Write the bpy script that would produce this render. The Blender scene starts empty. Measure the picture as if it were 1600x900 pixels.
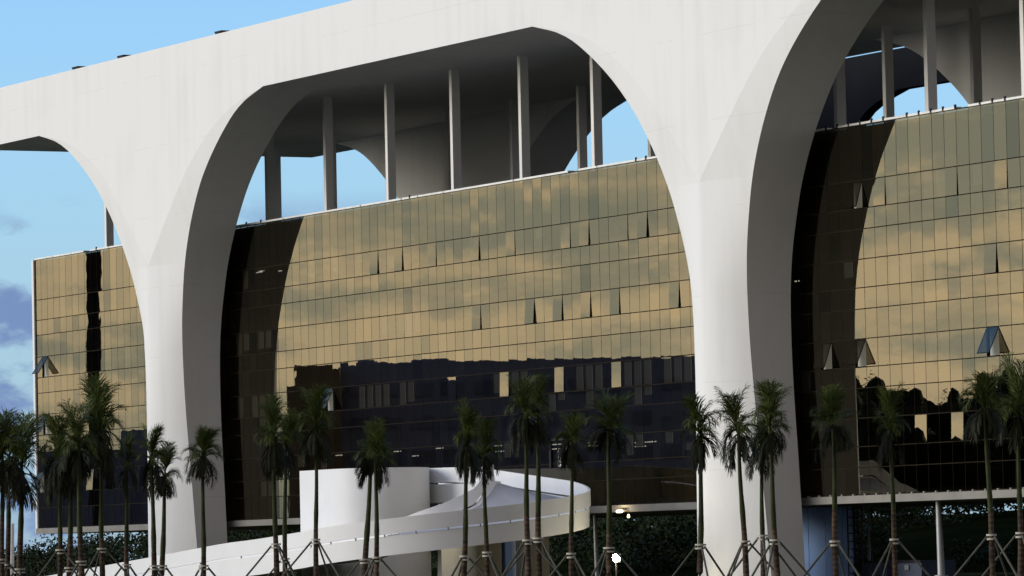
import bpy, bmesh, math, random
from mathutils import Vector, Matrix
random.seed(11)
R_ = math.radians
HC = 1.7                       # camera height above the ground; all heights below are above ground unless named rel
sc = bpy.context.scene
col = sc.collection

# ------------------------------------------------------------------ camera
F_PX = 7586.63
CAM = Vector((329.0652, -148.1707, HC))
cr = Vector((0.476434, 0.878951, -0.021335))
cu = Vector((0.059134, -0.007823, 0.998219))
cf = Vector((-0.877219, 0.476848, 0.055703))
cd = bpy.data.cameras.new("camera"); cam = bpy.data.objects.new("camera", cd); col.objects.link(cam)
m = Matrix((cr, cu, -cf)).transposed().to_4x4(); m.translation = CAM
cam.matrix_world = m
cd.sensor_width = 36; cd.lens = 36 * F_PX / 1600
cd.clip_start = 1; cd.clip_end = 9000
sc.camera = cam

# ------------------------------------------------------------------ light
SUN_EL, SUN_AZ = R_(14), R_(21)          # azimuth measured from the facade normal (-Y) towards -X
sd = Vector((-math.sin(SUN_AZ) * math.cos(SUN_EL), -math.cos(SUN_AZ) * math.cos(SUN_EL), math.sin(SUN_EL)))
sl = bpy.data.lights.new("sun", 'SUN'); sl.energy = 1.75; sl.angle = R_(38); sl.color = (1.0, 0.93, 0.82)
so = bpy.data.objects.new("sun", sl); col.objects.link(so)
so.rotation_euler = (-sd).to_track_quat('-Z', 'Y').to_euler()
W = bpy.data.worlds.new("World"); sc.world = W; W.use_nodes = True
nt = W.node_tree; nt.nodes.clear()
def N(t, **k):
    n = nt.nodes.new(t)
    for a, b in k.items(): setattr(n, a, b)
    return n
def LK(a, b): nt.links.new(a, b)
def MT(op, a, b=None, c=None, clamp=False):
    n = nt.nodes.new('ShaderNodeMath'); n.operation = op; n.use_clamp = clamp
    for i, x in enumerate((a, b, c)):
        if x is None: continue
        if isinstance(x, (int, float)): n.inputs[i].default_value = x
        else: nt.links.new(x, n.inputs[i])
    return n.outputs[0]
def SS(x, lo, hi):
    n = nt.nodes.new('ShaderNodeMapRange'); n.interpolation_type = 'SMOOTHSTEP'
    nt.links.new(x, n.inputs[0]); n.inputs[1].default_value = lo; n.inputs[2].default_value = hi
    return n.outputs[0]
sky = N('ShaderNodeTexSky'); sky.sky_type = 'NISHITA'; sky.sun_disc = False
sky.sun_elevation = SUN_EL; sky.sun_rotation = math.atan2(sd.x, sd.y)
sky.air_density = 1.0; sky.dust_density = 0.6; sky.ozone_density = 1.6; sky.altitude = 800
tc = N('ShaderNodeTexCoord')
dirv = tc.outputs['Generated']
sep = N('ShaderNodeSeparateXYZ'); LK(dirv, sep.inputs[0])
elev = sep.outputs[2]
dot = N('ShaderNodeVectorMath', operation='DOT_PRODUCT'); LK(dirv, dot.inputs[0]); dot.inputs[1].default_value = (-math.sin(SUN_AZ), -math.cos(SUN_AZ), 0)
west = SS(dot.outputs['Value'], 0.25, 0.80)
def cloud(scale, zs, det, lo, hi, off):
    mp = N('ShaderNodeMapping'); LK(dirv, mp.inputs[0]); mp.inputs['Scale'].default_value = (scale, scale, scale * zs); mp.inputs['Location'].default_value = off
    nz = N('ShaderNodeTexNoise'); LK(mp.outputs[0], nz.inputs[0]); nz.inputs['Scale'].default_value = 1; nz.inputs['Detail'].default_value = det; nz.inputs['Roughness'].default_value = 0.55
    return SS(nz.outputs[0], lo, hi)
# low purple-grey cumulus far off on the blue side of the sky
cE = cloud(24, 2.0, 6, 0.47, 0.56, (3.1, 1.7, -0.72))
lowE = MT('SUBTRACT', 1.0, SS(elev, 0.064, 0.078))
mE = MT('MULTIPLY', MT('MULTIPLY', cE, lowE), MT('SUBTRACT', 1.0, west))
# bands of evening cloud on the sunset side
cWn = cloud(26, 3.4, 9, 0.30, 0.72, (0.3, 5.2, 2.0))
band_ = MT('SUBTRACT', 1.0, MT('ABSOLUTE', MT('DIVIDE', MT('SUBTRACT', elev, 0.051), 0.034)))      # the cloud deck is thickest about three degrees up
cW = SS(MT('ADD', cWn, MT('MULTIPLY', MT('MAXIMUM', band_, -1.0), 0.34)), 0.18, 1.02)
mW = MT('MULTIPLY', cW, MT('MULTIPLY', west, MT('SUBTRACT', 1.0, SS(elev, 0.12, 0.35))))
def mix(fac, a, b):
    n = N('ShaderNodeMix', data_type='RGBA'); LK(fac, n.inputs[0])
    for s, x in ((6, a), (7, b)):
        if isinstance(x, tuple): n.inputs[s].default_value = x
        else: LK(x, n.inputs[s])
    return n.outputs[2]
tint = N('ShaderNodeMix', data_type='RGBA', blend_type='MULTIPLY'); tint.inputs[0].default_value = 1
LK(sky.outputs[0], tint.inputs[6]); tint.inputs[7].default_value = (0.72, 0.97, 1.30, 1)
K = 1.0
hz_ = mix(MT('MULTIPLY', MT('SUBTRACT', 1.0, SS(elev, 0.0, 0.15)), .8), tint.outputs[2], (1.8, 2.75, 3.75, 1))
c1 = mix(mE, hz_, (1.05 * K, 1.6 * K, 2.9 * K, 1))
glow = mix(west, c1, (7.2 * K, 7.6 * K, 6.8 * K, 1))
hiW = SS(elev, 0.10, 0.45)
g2 = mix(hiW, glow, c1)
c2 = mix(mW, g2, (14.6 * K, 12.3 * K, 9.0 * K, 1))
# added dimming of the unseen eastern sky, keeps the reveals and soffits dark
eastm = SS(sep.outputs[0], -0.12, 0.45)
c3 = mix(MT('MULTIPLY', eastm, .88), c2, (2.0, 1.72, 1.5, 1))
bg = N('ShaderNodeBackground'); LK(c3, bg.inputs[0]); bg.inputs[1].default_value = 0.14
wo = N('ShaderNodeOutputWorld'); LK(bg.outputs[0], wo.inputs[0])
sc.view_settings.view_transform = 'Standard'; sc.view_settings.look = 'None'
sc.view_settings.exposure = 0.38; sc.view_settings.gamma = 1
sc.view_settings.use_curve_mapping = False
sc.cycles.max_bounces = 10; sc.cycles.transparent_max_bounces = 12; sc.cycles.glossy_bounces = 4

# ------------------------------------------------------------------ pixel ray -> point on a plane (used only to read positions off the survey of the photo)
def ray(u, v): return ((u - 800) / F_PX) * cr - ((v - 450) / F_PX) * cu + cf
def onY(u, v, Y):
    d = ray(u, v); return CAM + d * ((Y - CAM.y) / d.y)
def atW(u, v, w): return CAM + ray(u, v) * w

# ------------------------------------------------------------------ materials
def mat(name, base, rough=0.6, metal=0.0, var=0.0, vscale=1.0, bump=0.0, bscale=20.0, stain=None, spec=0.5, col2=None):
    M = bpy.data.materials.new(name); M.use_nodes = True; t = M.node_tree; p = t.nodes['Principled BSDF']
    p.inputs['Base Color'].default_value = (*base, 1); p.inputs['Roughness'].default_value = rough; p.inputs['Metallic'].default_value = metal
    p.inputs['Specular IOR Level'].default_value = spec
    geo = t.nodes.new('ShaderNodeNewGeometry')
    if var or col2:
        nz = t.nodes.new('ShaderNodeTexNoise'); nz.inputs['Scale'].default_value = vscale; nz.inputs['Detail'].default_value = 6
        t.links.new(geo.outputs['Position'], nz.inputs['Vector'])
        r = t.nodes.new('ShaderNodeValToRGB'); t.links.new(nz.outputs[0], r.inputs[0])
        lo = tuple(c * (1 - var) for c in base); hi = tuple(min(1, c * (1 + var)) for c in (col2 or base))
        r.color_ramp.elements[0].position = .3; r.color_ramp.elements[0].color = (*lo, 1)
        r.color_ramp.elements[1].position = .7; r.color_ramp.elements[1].color = (*hi, 1)
        t.links.new(r.outputs[0], p.inputs['Base Color'])
    if bump:
        nb = t.nodes.new('ShaderNodeTexNoise'); nb.inputs['Scale'].default_value = bscale; nb.inputs['Detail'].default_value = 5
        t.links.new(geo.outputs['Position'], nb.inputs['Vector'])
        b = t.nodes.new('ShaderNodeBump'); b.inputs['Strength'].default_value = bump; b.inputs['Distance'].default_value = .05
        t.links.new(nb.outputs[0], b.inputs['Height']); t.links.new(b.outputs[0], p.inputs['Normal'])
    return M
def concrete():
    """white painted concrete: faint casting joints, faint weather streaks"""
    M = mat('white_concrete', (.80, .795, .775), .75, bump=.12, bscale=3)
    t = M.node_tree; p = t.nodes['Principled BSDF']; geo = t.nodes.new('ShaderNodeNewGeometry')
    mp = t.nodes.new('ShaderNodeMapping'); mp.inputs['Scale'].default_value = (.9, .9, .06); t.links.new(geo.outputs['Position'], mp.inputs[0])
    n1 = t.nodes.new('ShaderNodeTexNoise'); n1.inputs['Scale'].default_value = 1; n1.inputs['Detail'].default_value = 7; t.links.new(mp.outputs[0], n1.inputs[0])
    n2 = t.nodes.new('ShaderNodeTexNoise'); n2.inputs['Scale'].default_value = .13; n2.inputs['Detail'].default_value = 4; t.links.new(geo.outputs['Position'], n2.inputs[0])
    ad = t.nodes.new('ShaderNodeMath'); ad.operation = 'ADD'; t.links.new(n1.outputs[0], ad.inputs[0]); t.links.new(n2.outputs[0], ad.inputs[1])
    r = t.nodes.new('ShaderNodeValToRGB'); r.color_ramp.elements[0].position = .72; r.color_ramp.elements[0].color = (.785, .775, .745, 1)
    r.color_ramp.elements[1].position = 1.15 if False else 1.0; r.color_ramp.elements[1].color = (.835, .825, .80, 1); t.links.new(ad.outputs[0], r.inputs[0])
    # joints: horizontal pour lines each 5.2 m
    sp = t.nodes.new('ShaderNodeSeparateXYZ'); t.links.new(geo.outputs['Position'], sp.inputs[0])
    def mm(op, a, b):
        q = t.nodes.new('ShaderNodeMath'); q.operation = op
        for i, x in enumerate((a, b)):
            if isinstance(x, (int, float)): q.inputs[i].default_value = x
            else: t.links.new(x, q.inputs[i])
        return q.outputs[0]
    fr = mm('FRACT', mm('DIVIDE', mm('ADD', sp.outputs[2], 1.05), 5.2), 0)
    ln = mm('LESS_THAN', mm('ABSOLUTE', mm('SUBTRACT', fr, .5), 0), .006)
    n3 = t.nodes.new('ShaderNodeTexNoise'); n3.inputs['Scale'].default_value = .25; t.links.new(geo.outputs['Position'], n3.inputs[0])
    msk = mm('MULTIPLY', ln, mm('GREATER_THAN', n3.outputs[0], .5))
    mx = t.nodes.new('ShaderNodeMix'); mx.data_type = 'RGBA'; t.links.new(mm('MULTIPLY', msk, .22), mx.inputs[0]); t.links.new(r.outputs[0], mx.inputs[6]); mx.inputs[7].default_value = (.60, .58, .54, 1)
    t.links.new(mx.outputs[2], p.inputs['Base Color'])
    return M
def glass(name):
    """bronze reflective glazing: mirror-like outside, dim view through; every pane a touch different and very slightly wavy"""
    M = bpy.data.materials.new(name); M.use_nodes = True; t = M.node_tree; t.nodes.clear()
    out = t.nodes.new('ShaderNodeOutputMaterial')
    gl = t.nodes.new('ShaderNodeBsdfGlossy'); gl.inputs['Roughness'].default_value = .006
    tr = t.nodes.new('ShaderNodeBsdfTransparent'); tr.inputs[0].default_value = (.33, .32, .28, 1)
    geo = t.nodes.new('ShaderNodeNewGeometry')
    r = t.nodes.new('ShaderNodeValToRGB'); t.links.new(geo.outputs['Random Per Island'], r.inputs[0])
    r.color_ramp.elements[0].color = (.20, .195, .16, 1); r.color_ramp.elements[1].color = (.325, .29, .21, 1)
    for p_, c_ in ((.05, (.225, .22, .18, 1)), (.10, (.27, .25, .19, 1)), (.8, (.295, .265, .20, 1))): e_ = r.color_ramp.elements.new(p_); e_.color = c_
    t.links.new(r.outputs[0], gl.inputs[0])
    nz = t.nodes.new('ShaderNodeTexNoise'); nz.inputs['Scale'].default_value = .7; nz.inputs['Detail'].default_value = 1.2
    cmb = t.nodes.new('ShaderNodeVectorMath'); cmb.operation = 'MULTIPLY_ADD'
    t.links.new(geo.outputs['Random Per Island'], cmb.inputs[0]); cmb.inputs[1].default_value = (37, 11, 53); t.links.new(geo.outputs['Position'], cmb.inputs[2])
    t.links.new(cmb.outputs[0], nz.inputs['Vector'])
    b = t.nodes.new('ShaderNodeBump'); b.inputs['Strength'].default_value = 1; b.inputs['Distance'].default_value = .0009
    t.links.new(nz.outputs[0], b.inputs['Height']); t.links.new(b.outputs[0], gl.inputs['Normal'])
    mx = t.nodes.new('ShaderNodeMixShader'); mx.inputs[0].default_value = .5
    t.links.new(gl.outputs[0], mx.inputs[1]); t.links.new(tr.outputs[0], mx.inputs[2]); t.links.new(mx.outputs[0], out.inputs[0])
    return M
def leafmat(name, a, b, trans=.25):
    M = bpy.data.materials.new(name); M.use_nodes = True; t = M.node_tree; p = t.nodes['Principled BSDF']; p.inputs['Roughness'].default_value = .6; p.inputs['Specular IOR Level'].default_value = .15
    geo = t.nodes.new('ShaderNodeNewGeometry'); r = t.nodes.new('ShaderNodeValToRGB'); t.links.new(geo.outputs['Random Per Island'], r.inputs[0])
    r.color_ramp.elements[0].color = (*a, 1); r.color_ramp.elements[1].color = (*b, 1)
    t.links.new(r.outputs[0], p.inputs['Base Color'])
    tl = t.nodes.new('ShaderNodeBsdfTranslucent'); t.links.new(r.outputs[0], tl.inputs[0])
    mx = t.nodes.new('ShaderNodeMixShader'); mx.inputs[0].default_value = trans
    t.links.new(p.outputs[0], mx.inputs[1]); t.links.new(tl.outputs[0], mx.inputs[2]); t.links.new(mx.outputs[0], t.nodes['Material Output'].inputs[0])
    return M
def emit(name, c, s):
    M = bpy.data.materials.new(name); M.use_nodes = True; t = M.node_tree; t.nodes.clear()
    e = t.nodes.new('ShaderNodeEmission'); e.inputs[0].default_value = (*c, 1); e.inputs[1].default_value = s
    o = t.nodes.new('ShaderNodeOutputMaterial'); t.links.new(e.outputs[0], o.inputs[0]); return M
M = dict(
    conc=concrete(), glass=glass('bronze_glass'),
    mullion=mat('bronze_mullion', (.022, .017, .011), .9, spec=0.05), white=mat('white_metal', (.78, .78, .77), .5, var=.05, vscale=2),
    cap=mat('cap_flashing', (.75, .74, .72), .4, .2, var=.12, vscale=1.5),
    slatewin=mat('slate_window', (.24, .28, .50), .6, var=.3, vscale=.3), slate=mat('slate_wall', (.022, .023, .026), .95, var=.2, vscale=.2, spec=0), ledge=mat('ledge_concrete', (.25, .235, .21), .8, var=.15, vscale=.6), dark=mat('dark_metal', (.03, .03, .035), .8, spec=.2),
    slab=mat('floor_slab', (.045, .042, .04), .9, spec=.1), inner=mat('interior_dark', (.028, .024, .02), .9, spec=.1),
    blind=mat('roller_blind', (.58, .58, .52), .8), lamp=emit('ceiling_lamp', (1, .95, .85), 1.3),
    ramp=mat('ramp_paint', (.80, .80, .80), .55, var=.035, vscale=.5, bump=.05, bscale=2), deck=mat('ramp_floor', (.46, .47, .51), .8, var=.1, vscale=.8),
    beige=mat('beige_render', (.42, .37, .27), .85, var=.08, vscale=.8), tan=mat('tan_render', (.30, .27, .20), .85, var=.1, vscale=.8),
    blue=mat('blue_hoarding', (.28, .45, .80), .6, var=.08, vscale=.4), steel=mat('grey_steel', (.35, .36, .37), .45, .3, var=.1, vscale=1),
    cont=mat('container_paint', (.05, .075, .14), .55, var=.15, vscale=1.2), rust=mat('rust_door', (.2, .06, .03), .8, var=.3, vscale=2),
    stake=mat('stake_timber', (.085, .085, .065), .9, var=.3, vscale=4), tie=mat('tie_band', (.48, .46, .38), .8, var=.15, vscale=8),
    shaft=mat('crownshaft_green', (.036, .045, .014), .7, var=.35, vscale=3, spec=.2), leaf=leafmat('palm_leaf', (.026, .040, .008), (.11, .135, .032)),
    dead=leafmat('dry_palm_leaf', (.012, .015, .007), (.035, .036, .016), .12),
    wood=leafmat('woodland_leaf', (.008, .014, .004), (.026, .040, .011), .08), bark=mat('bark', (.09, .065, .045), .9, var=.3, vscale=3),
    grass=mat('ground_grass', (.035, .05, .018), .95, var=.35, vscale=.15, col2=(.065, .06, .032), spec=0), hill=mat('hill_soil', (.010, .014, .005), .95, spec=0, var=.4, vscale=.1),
    navy=mat('navy_glass_wall', (.32, .38, .66), .8, var=.12, vscale=.05), brown=mat('brown_wall', (.30, .23, .17), .8, var=.15, vscale=.1),
    flood=emit('flood_lamp', (1, .86, .5), 160), soft=emit('soft_lamp', (1, .82, .5), 5), board=emit('lit_board', (.9, .95, 1), 4.0))
def trunkmat():
    T = mat('palm_trunk', (.050, .034, .024), .9, var=.35, vscale=2.5, col2=(.085, .06, .042), spec=.2); t = T.node_tree; p = t.nodes['Principled BSDF']
    geo = t.nodes.new('ShaderNodeNewGeometry'); w = t.nodes.new('ShaderNodeTexWave'); w.bands_direction = 'Z'; w.inputs['Scale'].default_value = 1.6; w.inputs['Distortion'].default_value = 1.0; w.inputs['Detail'].default_value = 2
    t.links.new(geo.outputs['Position'], w.inputs[0]); b = t.nodes.new('ShaderNodeBump'); b.inputs['Strength'].default_value = .8; b.inputs['Distance'].default_value = .03
    t.links.new(w.outputs['Fac'], b.inputs['Height']); t.links.new(b.outputs[0], p.inputs['Normal']); return T
M['trunk'] = trunkmat()

# ------------------------------------------------------------------ helpers
class MB:
    def __init__(s): s.v = []; s.f = []; s.sm = []
    def face(s, pts, smooth=False):
        n = len(s.v); s.v += [tuple(p) for p in pts]; s.f.append(tuple(range(n, n + len(pts)))); s.sm.append(smooth)
    def box(s, x0, x1, y0, y1, z0, z1):
        n = len(s.v); s.v += [(x, y, z) for z in (z0, z1) for y in (y0, y1) for x in (x0, x1)]
        for q in ((0, 2, 3, 1), (4, 5, 7, 6), (0, 1, 5, 4), (2, 6, 7, 3), (0, 4, 6, 2), (1, 3, 7, 5)):
            s.f.append(tuple(n + i for i in q)); s.sm.append(False)
    def grid(s, rows, smooth=True, closed=False):
        n = len(s.v); w = len(rows[0])
        for r in rows: s.v += [tuple(p) for p in r]
        for i in range(len(rows) - 1):
            for j in range(w if closed else w - 1):
                k = (j + 1) % w
                s.f.append((n + i * w + j, n + i * w + k, n + (i + 1) * w + k, n + (i + 1) * w + j)); s.sm.append(smooth)
    def tube(s, pts, rad, seg=8, cap=True):
        rows = []
        for i, p in enumerate(pts):
            p = Vector(p); a = Vector(pts[max(i - 1, 0)]); b = Vector(pts[min(i + 1, len(pts) - 1)])
            t = (b - a).normalized(); x = t.cross(Vector((0, 0, 1)));
            if x.length < 1e-3: x = Vector((1, 0, 0))
            x.normalize(); y = t.cross(x); r = rad[i] if isinstance(rad, (list, tuple)) else rad
            rows.append([p + x * (r * math.cos(2 * math.pi * k / seg)) + y * (r * math.sin(2 * math.pi * k / seg)) for k in range(seg)])
        s.grid(rows, True, True)
        if cap: s.face(rows[-1]); s.face(rows[0][::-1])
    def build(s, name, m, parent=None, label=None):
        me = bpy.data.meshes.new(name); me.from_pydata(s.v, [], s.f); me.polygons.foreach_set('use_smooth', s.sm); me.update()
        me.materials.append(m)
        o = bpy.data.objects.new(name, me); col.objects.link(o)
        if parent:
            o.parent = parent; o.matrix_parent_inverse = parent_inv(parent)
        if label: o['label'] = label
        return o
def parent_inv(p):
    # thing empties are placed at their bases; parts are modelled in world coordinates
    mm = Matrix.Identity(4); q = p
    while q: mm = q.matrix_parent_inverse @ q.matrix_basis @ mm if q.parent else q.matrix_basis @ mm; q = q.parent
    return mm.inverted()
def thing(name, label, cat, loc=(0, 0, 0), group=None):
    o = bpy.data.objects.new(name, None); col.objects.link(o); o.location = loc; o.empty_display_size = .3
    o['label'] = label; o['category'] = cat
    if group: o['group'] = group
    return o
def tag(o, label, cat, group=None):
    o['label'] = label; o['category'] = cat
    if group: o['group'] = group
    return o
def lerp(tab, x):
    if x <= tab[0][0]: return tab[0][1]
    for (a, b), (c, d) in zip(tab, tab[1:]):
        if x <= c: return b + (d - b) * (x - a) / (c - a)
    return tab[-1][1]
def smooth_tab(tab, x):
    """Catmull-Rom through a table"""
    n = len(tab)
    if x <= tab[0][0]: return tab[0][1]
    if x >= tab[-1][0]: return tab[-1][1]
    for i in range(n - 1):
        if x <= tab[i + 1][0]: break
    x0, y0 = tab[i]; x1, y1 = tab[i + 1]
    def sl(k):
        if k <= 0: return (tab[1][1] - tab[0][1]) / (tab[1][0] - tab[0][0])
        if k >= n - 1: return (tab[-1][1] - tab[-2][1]) / (tab[-1][0] - tab[-2][0])
        return (tab[k + 1][1] - tab[k - 1][1]) / (tab[k + 1][0] - tab[k - 1][0])
    h = x1 - x0; t = (x - x0) / h; m0, m1 = sl(i) * h, sl(i + 1) * h
    return (2*t**3-3*t**2+1)*y0 + (t**3-2*t**2+t)*m0 + (-2*t**3+3*t**2)*y1 + (t**3-t**2)*m1

# ------------------------------------------------------------------ ground and far land
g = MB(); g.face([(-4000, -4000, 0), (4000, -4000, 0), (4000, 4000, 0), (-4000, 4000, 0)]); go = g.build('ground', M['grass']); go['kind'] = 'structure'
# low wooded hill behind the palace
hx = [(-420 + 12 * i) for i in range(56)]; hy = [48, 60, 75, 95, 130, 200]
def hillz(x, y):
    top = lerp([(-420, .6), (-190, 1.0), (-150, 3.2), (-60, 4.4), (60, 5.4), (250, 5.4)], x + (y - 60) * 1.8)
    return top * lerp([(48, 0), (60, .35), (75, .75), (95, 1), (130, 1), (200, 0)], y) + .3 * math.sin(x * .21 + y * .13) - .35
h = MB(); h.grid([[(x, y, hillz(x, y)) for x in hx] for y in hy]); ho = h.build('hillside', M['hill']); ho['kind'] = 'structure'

def leaf_cloud(mb, c, rx, ry, rz, n, sz, rng):
    """leaf-sized faces through a crown made of a few uneven lobes"""
    lobes = [(Vector((rng.uniform(-.55, .55) * rx, rng.uniform(-.55, .55) * ry, rng.uniform(-.4, .6) * rz)), rng.uniform(.35, .62)) for _ in range(7)]
    for i in range(n):
        lc, lr = rng.choice(lobes)
        d = Vector((rng.gauss(0, 1), rng.gauss(0, 1), rng.gauss(0, 1))).normalized() * (rng.random() ** .4) * lr
        p = Vector(c) + lc + Vector((d.x * rx, d.y * ry, d.z * rz))
        a = Vector((rng.gauss(0, 1), rng.gauss(0, 1), rng.gauss(0, 1))).normalized(); b = a.orthogonal().normalized()
        s1 = sz * rng.uniform(.5, 1.2); s2 = s1 * rng.uniform(.35, .7)
        mb.face([p - a * s1, p + b * s2, p + a * s1, p - b * s2])
rng = random.Random(5)
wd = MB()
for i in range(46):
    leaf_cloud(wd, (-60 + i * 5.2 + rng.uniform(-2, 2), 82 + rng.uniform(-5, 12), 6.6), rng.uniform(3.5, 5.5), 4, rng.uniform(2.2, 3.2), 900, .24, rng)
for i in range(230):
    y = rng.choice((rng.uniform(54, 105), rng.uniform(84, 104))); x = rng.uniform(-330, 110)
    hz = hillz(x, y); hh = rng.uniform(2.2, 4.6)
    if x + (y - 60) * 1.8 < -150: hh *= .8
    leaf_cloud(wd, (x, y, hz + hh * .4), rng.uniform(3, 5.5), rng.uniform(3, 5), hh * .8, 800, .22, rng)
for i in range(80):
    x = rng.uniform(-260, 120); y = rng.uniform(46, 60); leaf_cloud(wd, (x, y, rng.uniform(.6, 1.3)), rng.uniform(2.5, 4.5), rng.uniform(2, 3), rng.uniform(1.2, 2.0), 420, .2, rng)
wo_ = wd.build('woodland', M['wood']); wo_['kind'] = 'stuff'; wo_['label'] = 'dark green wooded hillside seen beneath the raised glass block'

# ------------------------------------------------------------------ the palace
YG = 5.02; YB = 30.09; XL = -33.43; P = 1.25; NP = 118; XR = XL + P * NP
ZR = 33.756; ZS = ZR + HC; ZT = 38.26 + HC; XE0, XE1 = -33.3, 113.5; TH = 4.25
WB = [(-1.7, 4.1), (0, 4.0), (2, 3.88), (4, 3.72), (6, 3.58), (8, 3.4), (10, 3.25), (12, 3.16), (14, 3.14), (16, 3.23), (18, 3.53), (20, 4.08), (22, 4.8), (24, 5.85), (26, 7.22), (28, 8.98), (30, 11.4), (32, 14.6), (33, 17.0), (33.756, 20.25)]
BB = [(-1.7, 1.9), (0, 1.82), (4, 1.68), (8, 1.54), (12, 1.38), (16, 1.2), (20, .92), (24, .6), (28, .3), (30, .2), (32, .09), (33, .04), (33.756, .0)]
WA = [(22.3, 0.0), (23, .72), (24, 1.75), (25, 2.78), (26, 3.82), (27, 4.88), (28, 6.02), (29, 7.28), (30, 8.75), (31, 10.5), (32, 12.6), (33, 15.9), (33.756, 20.2)]
palace = thing('suspended_palace', 'long white concrete palace with wide arches and a bronze glass block hung beneath its roof', 'building', (40, 0, 0))
ZV = 22.25          # top of the pier parts (a casting joint in the photo), relative height
def zlist(a, b):
    n = max(2, int((b - a) / .35)); L = [a + (b - a) * i / n for i in range(n + 1)]
    return L
def pier_surface(mb, X0, z0, z1, side):
    """side=+1 front arcade (Y grows inwards from 0); side=-1 rear arcade (mirrored from YB)"""
    def pt(x, d, z): return (X0 + x, d if side > 0 else YB - d, z + HC)
    zs = [z for z in zlist(z0, z1)]
    if z1 > 33: zs += [33.2 + .556 * k / 8 for k in range(9)]; zs = sorted(set(round(z, 4) for z in zs if z <= ZR))
    wb = lambda z: smooth_tab(WB, z); bb = lambda z: max(0, smooth_tab(BB, z)); wa = lambda z: 0 if z < 22.3 else min(smooth_tab(WA, z), wb(z) - .02)
    flip = side < 0
    def g(rows, smooth=True):
        if flip: rows = [r[::-1] for r in rows]
        mb.grid(rows, smooth)
    if z1 > 24:                                  # above the V: flat face + two chamfers
        g([[pt(-wa(z) + 2 * wa(z) * k / 2, 0, z) for k in range(3)] for z in zs], False)
        for s in (-1, 1):
            rows = []
            for z in zs:
                r = [pt(s * (wa(z) + (wb(z) - wa(z)) * k / 4), bb(z) * k / 4, z) for k in range(5)]
                rows.append(r if s > 0 else r[::-1])
            g(rows)
    else:
        rows = []
        for z in zs:
            k = max(0, min(1, (ZV - z) / 6)) * .85; r = []
            for j in range(-10, 11):
                t = j / 10; r.append(pt(wb(z) * t, bb(z) * ((1 - k) * abs(t) + k * t * t), z))
            rows.append(r)
        g(rows)
    for s in (-1, 1):                            # deep reveals
        rows = []
        for z in zs:
            r = [pt(s * wb(z), bb(z), z), pt(s * wb(z), (bb(z) + TH) / 2, z), pt(s * wb(z), TH, z)]
            rows.append(r if s > 0 else r[::-1])
        g(rows)
    rows = [[pt(wb(z) - 2 * wb(z) * k / 4, TH, z) for k in range(5)] for z in zs]
    g(rows, False)
for side, nm in ((1, 'front'), (-1, 'rear')):
    a = MB()
    for X0 in (0.0, 80.2):
        pier_surface(a, X0, ZV, ZR, side)
        p = MB(); pier_surface(p, X0, -HC, ZV, side); p.build('pier', M['conc'], palace)
    y0, y1 = (0, TH) if side > 0 else (YB, YB - TH)
    fy = [(XE0, XE1)]
    # fascia beam above the arches
    def q(pts): a.face(pts if side > 0 else pts[::-1])
    xs = [XE0, -20.25, 20.25, 59.95, 100.45, XE1]
    for x0, x1 in zip(xs, xs[1:]):
        q([(x0, y0, ZS), (x1, y0, ZS), (x1, y0, ZT), (x0, y0, ZT)])
        q([(x1, y1, ZS), (x0, y1, ZS), (x0, y1, ZT - .02), (x1, y1, ZT - .02)])
    for x0, x1 in ((XE0, -20.25), (20.25, 59.95), (100.45, XE1)):
        q([(x0, y1, ZS), (x1, y1, ZS), (x1, y0, ZS), (x0, y0, ZS)])
    q([(XE0, y0, ZT), (XE1, y0, ZT), (XE1, y1, ZT), (XE0, y1, ZT)])
    for x, s in ((XE0, 1), (XE1, -1)):
        pts = [(x, y0, ZS), (x, y0, ZT), (x, y1, ZT), (x, y1, ZS)]; q(pts if s > 0 else pts[::-1])
    a.build('arcade_wall', M['conc'], palace)
# roof slab between the two arcades
r = MB(); r.box(XE0 + .01, XE1 - .01, TH - .005, YB - TH + .005, ZS + .004, ZT - .5)
r.build('roof_slab', M['conc'], palace)
# hanger columns: two rows
for Y, xph in ((8.0, 4.4), (22.1, 6.62)):
    for k in range(-4, 12):
        x = xph + (9.88 if Y < 10 else 10.08) * k
        if x > XE1 - 2 or x < XE0 + 2: continue
        b = MB(); b.box(x - .18, x + .18, Y - .3, Y + .33, 24.5 + HC, ZS + .05); b.build('hanger_column', M['conc'], palace)

# glass block
rows_rel = [24.91, 21.66, 20.02, 18.81, 17.05, 15.38, 14.14, 12.40, 10.74, 9.52, 7.77, 6.11, 4.89, 3.3]
RZ = [z + HC for z in rows_rel]
mg = MB(); gy = .035
for i in range(NP + 1):
    x = XL + P * i; mg.box(x - .02, x + .02, YG + .012, YG + .10, RZ[-1], RZ[0])
for z in RZ: mg.box(XL + .03, XR - .03, YG + .006, YG + .09, z - .035, z + .035)
for i in range(18):
    y = YG + .1 + i * (YB - 2 * YG - .2) / 17
    for xx in (XR, ): mg.box(xx - .05, xx + .03, y - .02, y + .02, RZ[-1], RZ[0])
mg.build('mullion_grid', M['mullion'], palace)
rg = random.Random(3)
def pane_verts(i, r, tilt=0.0):
    x0 = XL + P * i + .022; x1 = x0 + P - .044; zt = RZ[r] - .03; zb = RZ[r + 1] + .03
    ax = rg.gauss(0, .0003); az = rg.gauss(0, .00026); xm = (x0 + x1) / 2; zm = (zt + zb) / 2
    if rg.random() < .05: ax += rg.uniform(0, .003)
    def p(x, z):
        y = YG + (x - xm) * az + (z - zm) * ax
        if tilt:
            L = zt - z; return (x, YG - .02 - L * math.sin(tilt), zt - L * math.cos(tilt))
        return (x, y, z)
    return [p(x0, zb), p(x1, zb), p(x1, zt), p(x0, zt)]
def u_of(x, z):
    d = Vector((x, YG, z)) - CAM; return 800 + F_PX * d.dot(cr) / d.dot(cf)
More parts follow.
